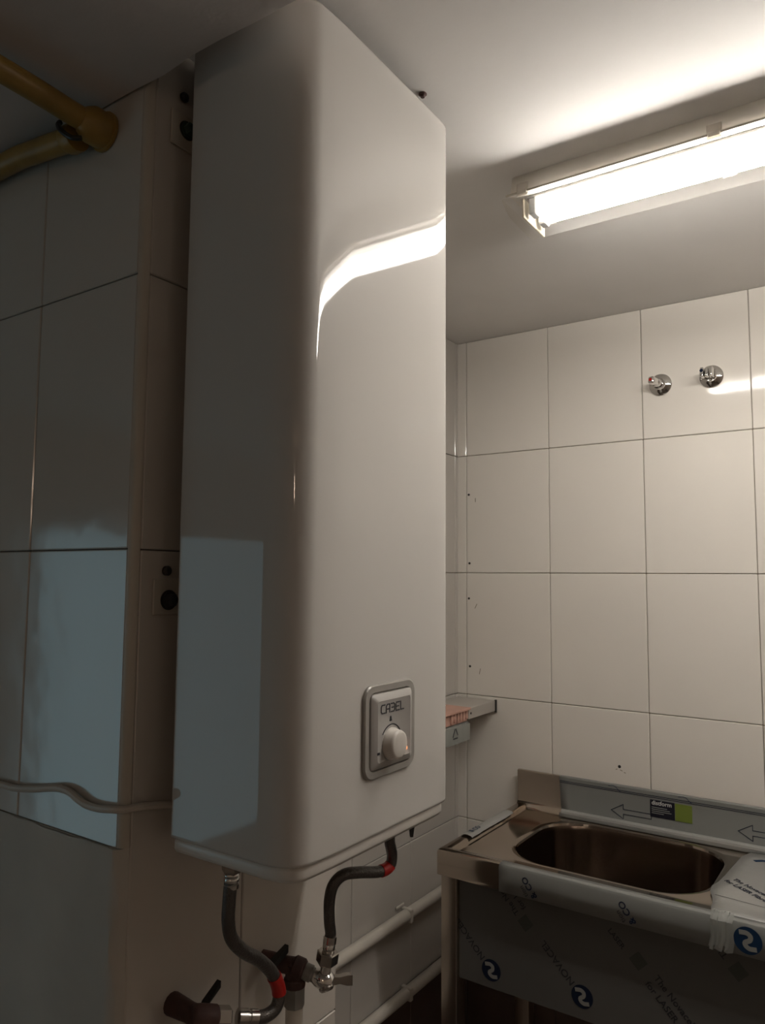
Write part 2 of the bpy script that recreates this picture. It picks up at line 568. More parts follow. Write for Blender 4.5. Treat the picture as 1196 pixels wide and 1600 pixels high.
# maker's lettering in open square letters
def letters(y0, zb, hgt, wd, gap):
    out = []
    g = [[[(1, 1), (.2, 1), (0, .8), (0, .2), (.2, 0), (1, 0)]],
         [[(0, 0), (0, .75), (.3, 1), (1, 1), (1, 0)], [(.35, .42), (1, .42)]],
         [[(0, 1), (.75, 1), (1, .85), (1, .15), (.75, 0), (0, 0)], [(.2, .5), (1, .5)]],
         [[(1, 1), (.1, 1)], [(0, .8), (0, 0), (1, 0)], [(0, .5), (.8, .5)]],
         [[(0, 1), (0, 0), (.9, 0)]]]
    for k, gl in enumerate(g):
        for ln in gl:
            out.append([(y0 + k * (wd + gap) + a * wd, zb + b * hgt) for a, b in ln])
    return out
bm = strokes(bmesh.new(), letters(.7855, -.1690, .0100, .0078, .0032), .0015, plane_panel(FX))
mk('lettering', bm, M['ink'], panel, smooth=False)
KY, KZ = .8085, -.2085
arc = [[(KY + .0238 * math.cos(math.radians(a)), KZ + .0238 * math.sin(math.radians(a))) for a in range(15, 150, 8)]]
mk('dial_mark', strokes(bmesh.new(), arc, .0014, plane_panel(FX)), M['ink'], panel, smooth=False)
mk('dial_mark', strokes(bmesh.new(), [[(KY - .003, KZ + .029), (KY - .0005, KZ + .029)], [(KY - .0022, KZ + .0312), (KY - .0012, KZ + .0312)], [(KY - .002, KZ + .033), (KY - .0018, KZ + .033)]], .0022, plane_panel(FX)), M['ink'], panel, smooth=False)
mk('dial_mark', strokes(bmesh.new(), [[(KY - .0295, KZ - .008), (KY - .0275, KZ - .008)]], .003, plane_panel(FX)), M['ink'], panel, smooth=False)
bm = LT((FX - .001, KY, KZ), (1, 0, 0), [(0, .0200), (.003, .0200), (.0045, .0185), (.0115, .0178), (.0140, .0168), (.0150, .0145), (.0152, .006), (.0152, 0)], n=40)
mk('dial_knob', bm, M['knob'], panel, angle=45)
mk('indicator_light', LT((FX - .001, KY + .0292, KZ - .0100), (1, 0, 0), [(0, .0036), (.003, .0036), (.005, .0024), (.0056, 0)], n=14), M['amber'], panel, label='small glowing amber indicator light')

# ------------------------------------------------------------------ wall plates with bolts behind the heater
def wall_plate(label, y0, y1, z0, z1, by, bz, sy, sz, bolt_m):
    t = thing('wall_plate', label, 'wall plate', (XP + .001, (y0 + y1) / 2, z0))
    mk('plate', BX(XP + .0007, XP + .004, y0, y1, z0, z1, bev=.0012), M['bead'], t)
    b = mk('bolt', LT((XP + .003, by, bz), (1, 0, 0), [(0, .0115), (.004, .0115), (.0045, .0085), (.011, .0085), (.0125, .006), (.0125, 0)], n=6), bolt_m, t, smooth=False)
    mk('washer', LT((XP + .0035, by, bz), (1, 0, 0), [(0, .013), (.0015, .013)], n=20), M['dark'], b)
    mk('screw', LT((XP + .0007, sy, sz), (1, 0, 0), [(0, .0065), (.004, .0065), (.0065, .004), (.0065, 0)], n=14), M['dark'], t)
    return t
wall_plate('cream wall plate with a green-black bolt beside the heater top', .631, .675, .578, .627, .657, .606, .652, .652, M['green_bolt'])
wall_plate('cream wall plate with a dark bolt beside the middle of the heater', .627, .671, -.0505, -.004, .651, -.0315, .648, .006, M['dark'])

# ------------------------------------------------------------------ fluorescent lamp on the ceiling
LX0, LX1 = -.556, .714
lamp = thing('fluorescent_lamp', 'lit twin-tube fluorescent ceiling lamp with clear ribbed cover', 'ceiling lamp', (.08, 1.25, ZCE))
bm = bmesh.new()
pr = [(1.200, ZCE), (1.193, .690), (1.190, .679), (1.318, .679), (1.315, .690), (1.308, ZCE)]
loops(bm, [[V((x, y + (1.254 - y) * e, z)) for y, z in pr] for x, e in ((LX0 + .010, .06), (LX0 + .016, 0), (LX1 - .016, 0), (LX1 - .010, .06))])
mk('housing', bm, M['lamp_body'], lamp)
# gasket lip
bm = bmesh.new()
box(bm, LX0 + .004, LX1 - .004, 1.186, 1.190, .6765, .6805, .001)
box(bm, LX0 + .004, LX1 - .004, 1.318, 1.322, .6765, .6805, .001)
mk('gasket', bm, M['bead'], lamp)
# inner tray that the tubes are fixed to
mk('tray', BX(LX0 + .035, LX1 - .035, 1.208, 1.300, .6740, .6788, bev=.001), M['lamp_tray'], lamp)
# clear cover, open on top
lp = [(1.189, .6765), (1.187, .664), (1.199, .645), (1.216, .630), (1.272, .627), (1.300, .642), (1.315, .664), (1.317, .6765)]
bm = bmesh.new()
rings = []
for x, sy, sz in ((LX0 - .004, .97, .20), (LX0 - .002, .985, .50), (LX0 + .012, .97, .88), (LX0 + .022, 1, 1), (LX1 - .022, 1, 1), (LX1 - .012, .97, .88), (LX1 + .002, .985, .5), (LX1 + .004, .97, .2)):
    rings.append([V((x, 1.252 + (y - 1.252) * sy, .6765 + (z - .6765) * sz)) for y, z in lp])
loops(bm, rings, cyclic=False)
rv = [v for v in bm.verts]
nL = len(lp)
bm.verts.ensure_lookup_table()
bm.faces.new([bm.verts[i] for i in range(nL)])
bm.faces.new([bm.verts[len(bm.verts) - nL + i] for i in range(nL)])
mk('cover', bm, M['lens'], lamp)
for xx in (LX0 + .030, LX1 - .030):
    mk('end_plate', BX(xx - .002, xx + .002, 1.204, 1.300, .640, .6750, bev=.001), M['cream'], lamp)
for y, tm in ((1.221, 'tube'), (1.264, 'tube_old')):
    b = LT((LX0 + .052, y, .656), (1, 0, 0), [(0, .0085), (.001, .009), (LX1 - LX0 - .105, .009), (LX1 - LX0 - .104, .0085)], n=20)
    tb = mk('tube', b, M[tm], lamp, label='lit fluorescent tube')
    for xx, s in ((LX0 + .052, -1), (LX1 - .052, 1)):
        mk('lamp_holder', BX(min(xx, xx + s * .014), max(xx, xx + s * .014), y - .012, y + .012, .645, .6745, bev=.002), M['lamp_tray'], tb)
for x in (-.520, -.205, .079, .363, .678):
    for yy, s in ((1.190, -1), (1.318, 1)):
        bm = bmesh.new()
        box(bm, x - .011, x + .011, min(yy, yy + s * .0035), max(yy, yy + s * .0035), .671, .695, .001)
        box(bm, x - .009, x + .009, min(yy + s * .0035, yy + s * .006), max(yy + s * .0035, yy + s * .006), .674, .681, .001)
        mk('clip', bm, M['lamp_body'], lamp)
mk('cable_gland', LT((LX0 + .012, 1.252, .697), (-1, 0, 0), [(0, .011), (.004, .011), (.005, .007), (.012, .007), (.012, 0)], n=10), M['bead'], lamp)

# warm fill light, added as an unseen globe lamp in the outer room
gl = thing('fill_lamp', 'small globe lamp added for warm fill, unseen behind the camera', 'ceiling lamp', (.52, -1.85, ZSO))
mk('globe', LT((.52, -1.85, .36), (0, 0, 1), [(.06 - .06 * math.cos(math.radians(a)), .06 * math.sin(math.radians(a))) for a in range(0, 181, 15)], n=24), M['globe'], gl)
mk('cord', LT((.52, -1.85, .478), (0, 0, 1), [(0, .016), (.03, .014), (.032, .004), (ZSO - .479, .004)], n=12), M['dark'], gl)

# little corroded hook in the ceiling above the heater
hk = bmesh.new()
lathe(hk, (-.5555, .9085, ZCE + .001), (0, 0, -1), [(0, .006), (.002, .0065), (.003, .004), (.0065, .003), (.0065, 0)], n=10)
tag(mk('ceiling_anchor', hk, M['rust']), 'tiny rusty anchor in the ceiling just past the heater top', 'anchor')

# ------------------------------------------------------------------ shower tap handles on the back wall
def wall_tap(label, x, z, tilt, dot_m, bars, dot):
    t = thing('wall_tap', label, 'tap', (x, YB, z), 'chrome taps on the back wall')
    mk('rosette', LT((x, YB - .0003, z), (0, -1, 0), [(0, .0285), (.003, .0285), (.0055, .0265), (.008, .020), (.010, .0150), (.013, .0135), (.013, 0)], n=40), M['chrome'], t)
    ax = Vector((tilt[0], -1, tilt[1])).normalized()
    fx = Vector((0, 0, 1)).cross(ax).normalized()
    fy = ax.cross(fx)
    c0 = Vector((x, YB - .009, z))
    h = mk('handle', LT(c0, ax, [(0, .0095), (.006, .0105), (.018, .0110), (.022, .0085), (.022, 0)], n=24), M['chrome'], t)
    def bar(c, w, hh, ln):
        bm = bmesh.new()
        vs = bmesh.ops.create_cube(bm, size=1)['verts']
        for v in vs:
            v.co = V(c + fx * (v.co.x * w) + fy * (v.co.y * hh) + ax * ((v.co.z + .5) * ln))
        bmesh.ops.bevel(bm, geom=bm.edges[:], offset=min(w, hh) * .28, segments=3, affect='EDGES', profile=.5)
        return bm
    for off, w, hh, a0, ln in bars:
        mk('grip', bar(c0 + fx * off + ax * a0, w, hh, ln), M['chrome'], h, angle=60)
    mk('colour_dot', LT(c0 + fx * dot[0] + fy * dot[1] + ax * dot[2], dot[3] if len(dot) > 3 else ax, [(0, .0042), (.0012, .0042)], n=14), dot_m, h)
    return t
wall_tap('chrome wall tap handle with a red dot', -.493, .505, (-.30, .12), M['red'], [(0, .017, .019, .010, .034)], (0, .0, .0436))
wall_tap('chrome wall tap handle with a dark dot beside the lamp reflection', -.369, .509, (-.12, .12), M['navy'], [(-.0105, .0085, .024, .010, .028), (0, .0085, .024, .010, .024), (.0105, .0085, .024, .010, .028)], (-.0105, .003, .0376))

# ------------------------------------------------------------------ steel sink unit
SX0, SX1, SY0, SY1 = -.893, .307, 1.530, 1.984
ZD, ZRM = -.622, -.612
sink = thing('sink_unit', 'stainless steel sink unit on legs, still partly wrapped in printed film', 'sink', (-.29, 1.77, ZFL))
bm = bmesh.new()
def rr3(d, z, r=.006):
    return [V((x, y, z)) for x, y in rrect(SX0 + d, SX1 - d, SY0 + d, SY1 - d * .4, max(.002, r - d * .1), 8)]
rings = [rr3(.012, -.667, .004), rr3(.0, -.667), rr3(0, -.618), rr3(.0025, -.6135), rr3(.006, ZRM), rr3(.024, ZRM), rr3(.029, -.615), rr3(.034, -.621), rr3(.036, ZD)]
BX0, BX1, BY0, BY1 = -.772, -.344, 1.612, 1.935
def bl(d, z, r=.105):
    return [V((x, y, z)) for x, y in rrect(BX0 + d, BX1 - d, BY0 + d, BY1 - d, r - d * .6, 8)]
rings += [bl(-.012, ZD), bl(-.006, ZD - .0005), bl(-.001, ZD - .003), bl(.001, ZD - .008)]
bowl_rings = [bl(.001, ZD - .008), bl(.003, ZD - .020), bl(.010, -.790), bl(.020, -.812), bl(.042, -.825), bl(.12, -.829)]
loops(bm, rings, close_first=False, close_last=False)
mk('basin_top', bm, M['steel'], sink, angle=30)
bm = bmesh.new()
loops(bm, bowl_rings, close_first=False)
mk('bowl', bm, M['bowl'], sink)
mk('drain', LT((-.558, 1.775, -.8290), (0, 0, 1), [(0, .030), (.002, .030), (.003, .024), (.001, .020), (.001, 0)], n=24), M['chrome'], sink)
# upstand along the wall
bm = bmesh.new()
pr = [(1.984, -.640), (1.984, -.525), (1.976, -.525), (1.9735, -.527), (1.9735, -.604), (1.970, -.612), (1.962, -.617), (1.958, -.625)]
loops(bm, [[V((x, y, z)) for y, z in pr] for x in (SX0 + .0005, SX1 - .0005)])
mk('backsplash', bm, M['steel'], sink)
# drainer ridges right of the bowl
for k in range(8):
    y = 1.690 + .024 * k
    mk('drainer_ridge', BX(-.318 - .004 * (k % 2) , .24, y - .004, y + .004, ZD - .002, ZD + .0022, bev=.0018, seg=2), M['steel'], sink)
# legs of square tube with feet
for x in (SX0 + .004, SX1 - .044):
    for y in (1.545, 1.935):
        lg = mk('leg', BX(x, x + .040, y, y + .040, ZFL + .03, -.655, bev=.003, seg=2), M['steel_leg'], sink)
        mk('foot', LT((x + .02, y + .02, ZFL), (0, 0, 1), [(0, .02), (.012, .02), (.016, .012), (.032, .012)], n=14), M['dark'], lg)
panel_s = mk('front_panel', BX(SX0 + .0445, SX1 - .0445, 1.556, 1.568, -.888, -.640, bev=.0008), M['film_panel_shaded'], sink, label='front panel under grey printed film, shade put into its colour')
mk('side_panel', BX(SX0 + .010, SX0 + .018, 1.586, 1.934, -.888, -.640, bev=.001), M['steel_leg'], sink)
mk('side_panel', BX(SX1 - .018, SX1 - .010, 1.586, 1.934, -.888, -.640, bev=.001), M['steel_leg'], sink)

# protective films
def sheet(rings, m, name, label):
    bm = bmesh.new()
    loops(bm, rings, cyclic=False)
    o = mk(name, bm, m, sink, label=label)
    o.modifiers.new('thickness', 'SOLIDIFY').thickness = .0003
    return o
# front lip film, right of a cut line
def lip_ring(x, e):
    wv = [random.uniform(-.0003, .0003) for _ in range(6)]
    return [V((x + e[0], SY0 + .022, ZRM + .0008)), V((x + e[0], SY0 + .007, ZRM + .0009)), V((x + e[1], SY0 + .0022, -.6128)), V((x + e[1], SY0 - .0010 + wv[0], -.618)),
            V((x + e[1], SY0 - .0012 + wv[1], -.640)), V((x + e[2], SY0 - .0010 + wv[2], -.6685))]
lip_film = sheet([lip_ring(-.737 + (SX1 - .004 + .737) * i / 40, (0, 0, 0)) for i in range(41)], M['film'], 'lip_film', 'grey film on the front edge')
# upstand film
rings = []
for i in range(31):
    x = -.772 + (SX1 - .002 + .772) * i / 30
    s = .008 if i == 0 else 0
    rings.append([V((x, 1.9838, -.5245)), V((x, 1.9757, -.5244)), V((x, 1.9731, -.5268)), V((x + s * .5, 1.9731, -.604)), V((x + s, 1.9697, -.6117)), V((x + s, 1.9615, -.6165)), V((x + s, 1.950, -.6120)), V((x + s, 1.945, -.6205))])
splash_film = sheet(rings, M['film'], 'backsplash_film', 'grey film with printed arrows on the upstand')
# pale band: film bunched along the cove
bm = bmesh.new()
tube(bm, smooth_path([(-.760, 1.957, -.6130), (-.5, 1.957, -.6135), (-.2, 1.957, -.613), (.28, 1.957, -.613)], 8), .009, 10)
mk('film_roll', bm, M['film_white'], sink, label='pale bunched strip of film along the back of the deck')
# deck film over the drainer with a ragged curved edge
edge = [(-.305, 1.942), (-.318, 1.90), (-.322, 1.85), (-.326, 1.80), (-.328, 1.76), (-.333, 1.72), (-.340, 1.69), (-.338, 1.66), (-.328, 1.63), (-.322, 1.60), (-.318, 1.566), (-.314, 1.550)]
rings = []
for x, y in edge:
    row = []
    for i in range(25):
        xx = x + (SX1 - .030 - x) * i / 24
        zz = ZD + .0042 + random.uniform(0, .0010)
        if y < 1.572: zz = ZRM + .0012
        if y < 1.556: zz = ZRM + .0013
        row.append(V((xx, y, zz)))
    rings.append(row)
deck_film = sheet(rings, M['film_white'], 'deck_film', 'pale film over the draining board')
# torn crumpled tail of that film hanging over the front edge
bm = bmesh.new()
rings = []
for i in range(15):
    x = -.312 + .036 * i / 14
    f = math.sin(i * 1.9) * .003
    rings.append([V((x, 1.552, ZRM + .003 + abs(f) * .5)), V((x + f, 1.534, ZRM + .002 + abs(f) * .8)), V((x + f * .6, 1.5255 - abs(f), -.616)),
                  V((x + f, 1.526 - abs(f), -.632)), V((x + f * 1.5, 1.5255 - abs(f), -.648)), V((x - .004 + f * 2, 1.525 - abs(f), -.664 - .006 * math.sin(i * 1.1))) ])
loops(bm, rings, cyclic=False)
o = mk('film_tail', bm, M['clear'], sink, label='crumpled clear tail of torn film')
# rolled film sleeve on the left rim
bm = bmesh.new()
path = smooth_path([(-.874, 1.640, -.611), (-.874, 1.70, -.6105), (-.874, 1.78, -.611), (-.874, 1.872, -.611)], 6)
rings = []
for i, p in enumerate(path):
    q = []
    for k in range(11):
        a = math.radians(180 * k / 10)
        w = .0150 + random.uniform(-.0007, .0007)
        q.append(p + Vector((w * math.cos(a), 0, .0052 * math.sin(a) - .001)))
    rings.append(q)
loops(bm, rings, cyclic=False)
rim_film = mk('rim_film', bm, M['film_white'], sink, label='pale sleeve of film on the left rim')

# printing on the films
def on_front(th):
    a = math.radians(th)
    return (math.cos(a), 0, math.sin(a)), (-math.sin(a), 0, math.cos(a))
def on_deck(th):
    a = math.radians(th)
    return (math.cos(a), math.sin(a), 0), (-math.sin(a), math.cos(a), 0)

def logo(parent, x, z, y, r, th, m, m_light):
    ax = Vector((0, -1, 0))
    mk('printed_logo', LT((x, y + .0002, z), ax, [(0, r), (.0005, r)], n=36), m, parent)
    X, Y = on_front(th)
    X = Vector(X); Y = Vector(Y)
    pts = [(-.62, .30), (-.30, .46), (.02, .40), (.10, .10), (-.10, -.22), (.02, -.42), (.32, -.46), (.62, -.30)]
    pl = smooth_path([(a, b, -ZC) for a, b in pts], 3)
    ln = [(p.x * r, p.y * r) for p in pl]
    c = Vector((x, y, z))
    bm = strokes(bmesh.new(), [ln], r * .34, lambda u, v, h: V(c + X * u + Y * v + Vector((0, -.0004 - .0004 * h, 0))))
    mk('printed_logo', bm, m_light, parent, smooth=False)

PY = 1.5557
X, Y = on_front(135)
for lx, lz in ((-.769, -.850), (-.566, -.843)):
    logo(panel_s, lx, lz, PY, .0225, -20, M['navy'], M['film_light'])
    o = Vector((lx, PY, lz)) + Vector(X) * .026 + Vector(Y) * -.006
    text_obj('lettering', 'NOVACEL', .0205, o, X, Y, M['ink'], panel_s, bold=.0002)
def tagline(lines, x, z, th, size, square):
    X, Y = on_front(th)
    for k, s in enumerate(lines):
        o = Vector((x, PY, z)) - Vector(Y) * (k * size * 1.25)
        text_obj('lettering', s, size, o, X, Y, M['ink'], panel_s, bold=.0002)
    if square:
        c = Vector((square[0], PY, square[1]))
        X = Vector(X); Y = Vector(Y)
        q = [c + X * a + Y * b for a, b in ((-.013, -.013), (.013, -.013), (.013, .013), (-.013, .013))]
        bm = bmesh.new()
        loops(bm, [[V(p) for p in q], [V(p + Vector((0, -.0004, 0))) for p in q]])
        mk('printed_square', bm, M['sq'], panel_s, smooth=False)
M['sq'] = mat('dark_green_ink', (.06, .068, .058), .45)
tagline(['The Novacel Solution', 'for LASER Fibre'], -.424, -.765, -46, .0185, (-.452, -.742))
X2, Y2 = on_front(134)
tagline(['The Novacel', 'for LASER'], -.702, -.714, 134, .0175, (-.688, -.731))
tagline(['The Novacel', 'for LASER'], -.288, -.688, 134, .0175, (-.272, -.710))
tagline(['LASER'], -.512, -.700, -46, .015, None)
LY = SY0 - .0016
X, Y = on_front(126)
for bx in (-.655, -.452):
    text_obj('lettering', '& CO', .0185, (bx + .006, LY, -.660), X, Y, M['navy'], lip_film, bold=.0003)
    text_obj('lettering', 'tion', .0145, (bx - .014, LY, -.662), X, Y, M['ink'], lip_film)
logo(lip_film, -.250, -.640, LY - .0008, .0235, -25, M['blue'], M['film_light'])
X, Y = on_deck(-38)
text_obj('lettering', 'The Novacel Solution', .0165, (-.312, 1.745, ZD + .0058), X, Y, M['navy'], deck_film)
text_obj('lettering', 'for LASER Fibre', .0165, (-.325, 1.728, ZD + .0058), X, Y, M['navy'], deck_film)
bm = strokes(bmesh.new(), [[(-.286, 1.888), (-.275, 1.897), (-.250, 1.900), (-.215, 1.893)]], .010, lambda u, v, h: V((u, v, ZD + .0053 + .0004 * h)))
mk('printed_logo', bm, M['blue'], deck_film, smooth=False)
bm = strokes(bmesh.new(), [[(-.325, 1.645), (-.10, 1.62)]], .0016, lambda u, v, h: V((u, v, ZD + .0053 + .0003 * h)))
mk('crease', bm, M['film'], deck_film, smooth=False)
X, Y = on_deck(90)
text_obj('lettering', '& CO', .019, (-.868, 1.660, -.6050), X, Y, M['blue'], rim_film)
# arrows and double line on the upstand film
FY = 1.9728
def pln(u, v, h):
    return V((u, FY - .0004 * h, v))
def arrow(x, zc, ln):
    return [[(x, zc), (x + .031, zc + .018), (x + .031, zc + .006), (x + ln, zc + .006), (x + ln, zc - .006), (x + .031, zc - .006), (x + .031, zc - .018), (x, zc)]]
mk('printed_arrow', strokes(bmesh.new(), arrow(-.634, -.588, .100), .0013, pln), M['navy'], splash_film, smooth=False)
mk('printed_arrow', strokes(bmesh.new(), arrow(-.336, -.584, .100), .0013, pln), M['navy'], splash_film, smooth=False)
mk('printed_arrow', strokes(bmesh.new(), arrow(-.038, -.584, .100), .0013, pln), M['navy'], splash_film, smooth=False)
mk('printed_line', strokes(bmesh.new(), [[(-.770, -.5365), (SX1 - .01, -.5365)], [(-.770, -.5405), (SX1 - .01, -.5405)]], .0012, pln), M['navy'], splash_film, smooth=False)
for xx in (-.640, -.468):
    mk('printed_squiggle', strokes(bmesh.new(), [[(xx, -.529), (xx + .010, -.527), (xx + .018, -.529), (xx + .024, -.535), (xx + .030, -.540)]], .0011, pln), M['blue'], splash_film, smooth=False)
lb = mk('black_label', BX(-.536, -.4775, FY - .0007, FY + .0002, -.587, -.5455), M['label'], sink, label='small black label with white lettering')
text_obj('lettering', 'distform', .0142, (-.5325, FY - .0009, -.5570), (1, 0, 0), (0, 0, 1), M['white_ink'], lb, bold=.0002)
for k in range(4):
    L = (.036, .042, .046, .028)[k]
    bm = strokes(bmesh.new(), [[(-.532, -.5635 - .0046 * k), (-.532 + L, -.5635 - .0046 * k)]], .0014, lambda u, v, h: V((u, FY - .0007 - .0003 * h, v)))
    mk('small_print', bm, M['grey_box'], lb, smooth=False)
mk('green_label', BX(-.4765, -.437, FY - .0007, FY + .0002, -.587, -.5460), M['green'], sink, label='small plain green label')

# ------------------------------------------------------------------ things in the corner behind the heater
shelf = thing('wall_ledge', 'small grey metal ledge in the corner behind the heater', 'ledge', (-1.03, 1.93, -.38))
mk('tray', BX(XL + .0005, -.970, 1.834, YB - .0020, -.379, -.349, bev=.0012), M['shelf'], shelf)
mk('end_cap', BX(-.9715, -.966, YB - .0070, YB - .0016, -.383, -.347, bev=.0005), M['dark'], shelf)
mk('screw', LT((-.9702, 1.846, -.364), (1, 0, 0), [(0, .003), (.0015, .003), (.002, 0)], n=10), M['dark'], shelf)
bin_ = thing('plastic_box', 'translucent grey plastic box on the wall under the pink carton', 'box', (-1.03, 1.76, -.435))
bm = bmesh.new()
box(bm, XL + .001, -.968, 1.650, 1.833, -.432, -.385, .004, 2)
mk('body', bm, M['grey_box'], bin_)
bm = bmesh.new()
rings = []
for y in [1.652 + .18 * i / 20 for i in range(21)]:
    f = random.uniform(-.001, .001)
    rings.append([V((XL + .004, y, -.3835 + f)), V((-.975, y, -.3830 + f)), V((-.966 + f, y, -.388)), V((-.9655 + f, y, -.41)), V((-.966 + f, y, -.430))])
loops(bm, rings, cyclic=False)
mk('wrapping', bm, M['clear'], bin_)
tri = [[(1.752 + .0135 * math.cos(math.radians(a)), -.405 + .0135 * math.sin(math.radians(a))) for a in (b + 14, b + 106)] for b in (90, 210, 330)]
mk('recycling_mark', strokes(bmesh.new(), tri, .0036, lambda u, v, h: V((-.9652 + .0005 * h, u, v))), M['ink'], bin_, smooth=False)
cart = thing('carton', 'flattened pink carton lying on the grey plastic box behind the heater', 'carton', (-1.03, 1.74, -.38))
bm = bmesh.new()
box(bm, XL + .002, -.962, 1.650, 1.832, -.352, -.3455, .001)
mk('lid', bm, M['carton'], cart)
bm = bmesh.new()
box(bm, XL + .010, -.972, 1.655, 1.828, -.3815, -.352, .001)
mk('body', bm, M['carton'], cart)
for k in range(6):
    y = 1.735 + .016 * k
    mk('flap', BX(-.972, -.9665, y, y + .009, -.378 + .003 * (k % 2), -.3525, bev=.0008), M['carton'], cart)

# ------------------------------------------------------------------ pipes
def hitx(px, py, x):
    d = fw + rt * ((px - 598) / 1177.2) - up * ((py - 800) / 1177.2)
    return d * (x / d.x)

def pipe(name, pts, r, m, label, cat, k=1):
    return tag(mk(name, TB(pts, r, 16, k), m), label, cat)

p1 = thing('water_pipe', 'white pipe along the tiled wall beneath the heater, upper of two', 'pipe', (-1.077, 1.5, -.861))
mk('pipe', TB([(-1.077, YP + .0005, -.861), (-1.077, 1.5, -.860), (-1.077, YB - .001, -.861)], .0145, 16, 4), M['white_pipe'], p1)
for y in (1.700,):
    c = mk('pipe_clip', BX(XL + .0005, -1.0615, y - .006, y + .006, -.8775, -.844, bev=.002), M['white_pipe'], p1)
    mk('clip_tail', BX(XL + .0008, -1.088, y - .034, y + .004, -.842, -.834, bev=.002), M['white_pipe'], c)
p2 = thing('water_pipe', 'white pipe along the foot of the tiled wall, lower of two', 'pipe', (-1.077, 1.5, -1.052))
mk('pipe', TB([(-1.077, YP + .0005, -1.052), (-1.077, 1.5, -1.051), (-1.077, YB - .001, -1.052)], .0145, 16, 4), M['white_pipe'], p2)
mk('pipe_clip', BX(XL + .0005, -1.0615, 1.694, 1.706, -1.068, -1.035, bev=.002), M['white_pipe'], p2)

# yellow gas pipes under the lower ceiling
g = thing('gas_pipe', 'yellow gas pipe running under the dark ceiling towards the camera', 'pipe', (-.868, .57, .60))
mk('pipe', TB([(-.877, .566, .607), (-.879, .40, .614), (-.881, -.2, .6185), (-.883, YR + .002, .6185)], .0155, 16, 5), M['yellow'], g)
fl = mk('elbow', LT((-.873, .5955, .604), (0, -1, 0), [(0, .0245), (.022, .0250), (.026, .0235), (.034, .0185), (.040, .012), (.040, 0)], n=24), M['yellow'], g)
mk('collar', LT((-.873, .5958, .604), (0, -1, 0), [(0, .0275), (.004, .0275), (.005, .024)], n=24), M['yellow'], fl)
g2 = thing('gas_pipe', 'yellow gas pipe along the top edge of the tiled front wall', 'pipe', (-1.2, .566, .607))
mk('pipe', TB([(-.903, .572, .596), (-1.01, .573, .609), (-1.11, .574, .616), (-1.6, .574, .618), (XW + .002, .574, .618)], .0160, 16, 5), M['yellow'], g2)
mk('collar', LT((-.905, .572, .596), (-1, 0, .08), [(-.004, .0185), (0, .0195), (.014, .0195), (.018, .018)], n=20), M['yellow'], g2)
ck = bmesh.new()
tube(ck, smooth_path([(-.914, .553, .611), (-.911, .549, .604), (-.903, .547, .594), (-.893, .549, .585), (-.884, .553, .579), (-.874, .560, .5785)], 6), .0036, 10)
tag(mk('cable', ck, M['black']), 'short black cable looped around the yellow pipe elbow', 'cable')

# heater supply cable on the front wall
cab = [(-1.9, .5905, -.303), (-1.3, .5905, -.299), (-1.052, .5905, -.2915), (-1.012, .5905, -.291), (-.960, .5905, -.284), (-.914, .5905, -.2755), (-.886, .5905, -.2755), (-.864, .5905, -.282),
       (-.846, .5905, -.2855), (-.820, .5902, -.285), (-.798, .5902, -.282), (-.784, .596, -.2815), (-.7765, .612, -.281), (-.7755, .640, -.285), (-.768, .665, -.290), (-.757, .69, -.30), (-.755, .72, -.330)]
tag(mk('power_cable', TB(cab, .0046, 10, 6), M['cable']), 'pale power cable sagging along the tiled wall into the heater', 'cable')

# left supply hose and its valve
XA = -.689
def P(px, py, x):
    q = hitx(px, py, x)
    return (q.x, q.y, q.z)
h1 = thing('supply_hose', 'braided supply hose with bright red sleeve on the left under the heater', 'hose', (XA, .689, -.339))
a = [(XA, .686, -.360), (XA, .684, -.379), P(358, 1412, XA), P(357, 1440, XA), P(362, 1466, XA), P(380, 1486, XA), P(405, 1500, XA), P(426, 1521, XA), P(436, 1548, XA), P(432, 1573, XA), P(416, 1587, XA - .004), P(398, 1590, XA - .008), P(388, 1590, XA - .012)]
path = smooth_path(a, 6)
mk('hose', tube(bmesh.new(), path, .0082, 16), M['braid'], h1)
mk('collar_nut', LT((XA, .686, -.3380), (0, 0, -1), [(0, .0105), (.002, .0125), (.020, .0125), (.024, .010)], n=6), M['nickel'], h1, smooth=False)
fr = [(0, .0095), (.002, .0100), (.004, .0085), (.006, .0098), (.009, .0098), (.011, .0085), (.013, .0098), (.018, .0092)]
mk('ferrule', LT((XA, .686, -.361), (0, 0, -1), fr, n=18), M['chrome'], h1)
def sleeve(path, i0, i1, r, parent):
    mk('red_sleeve', tube(bmesh.new(), path[i0:i1], r, 16), M['red'], parent, label='bright red sleeve')
sleeve(path, 7 * 6 + 1, 8 * 6 + 2, .0093, h1)
e0 = Vector(a[-1]); e1 = Vector(a[-2])
dv = (e0 - e1).normalized()
mk('ferrule', LT(e0 - dv * .012, dv, [(0, .0095), (.010, .0098), (.011, .0088), (.013, .0088), (.014, .0105), (.026, .0105), (.027, .008)], n=18), M['nickel'], h1)
def hexnut(bm, base, ax, r, h):
    return lathe(bm, base, ax, [(0, r * .92), (h * .08, r), (h * .92, r), (h, r * .92)], n=6)
v1 = thing('stop_valve', 'rusty iron tee valve at the lower left end of the red-sleeved hose', 'valve', (-.74, .69, -.56))
b0 = e0 + dv * .027
b0 = Vector((b0.x, b0.y, b0.z))
bm = bmesh.new()
hexnut(bm, b0 - dv * .002, dv, .0135, .018)
mk('union_nut', bm, M['nickel'], v1, smooth=False)
bc = b0 + dv * .024
bm = bmesh.new()
lathe(bm, bc - dv * .010, dv, [(0, .0125), (.002, .0145), (.020, .0155), (.030, .0150), (.034, .0120), (.034, 0)], n=16)
lathe(bm, (bc.x, bc.y, bc.z), (0, 0, -1), [(0, .013), (.030, .0145), (.034, .0155), (.044, .0155)], n=16)
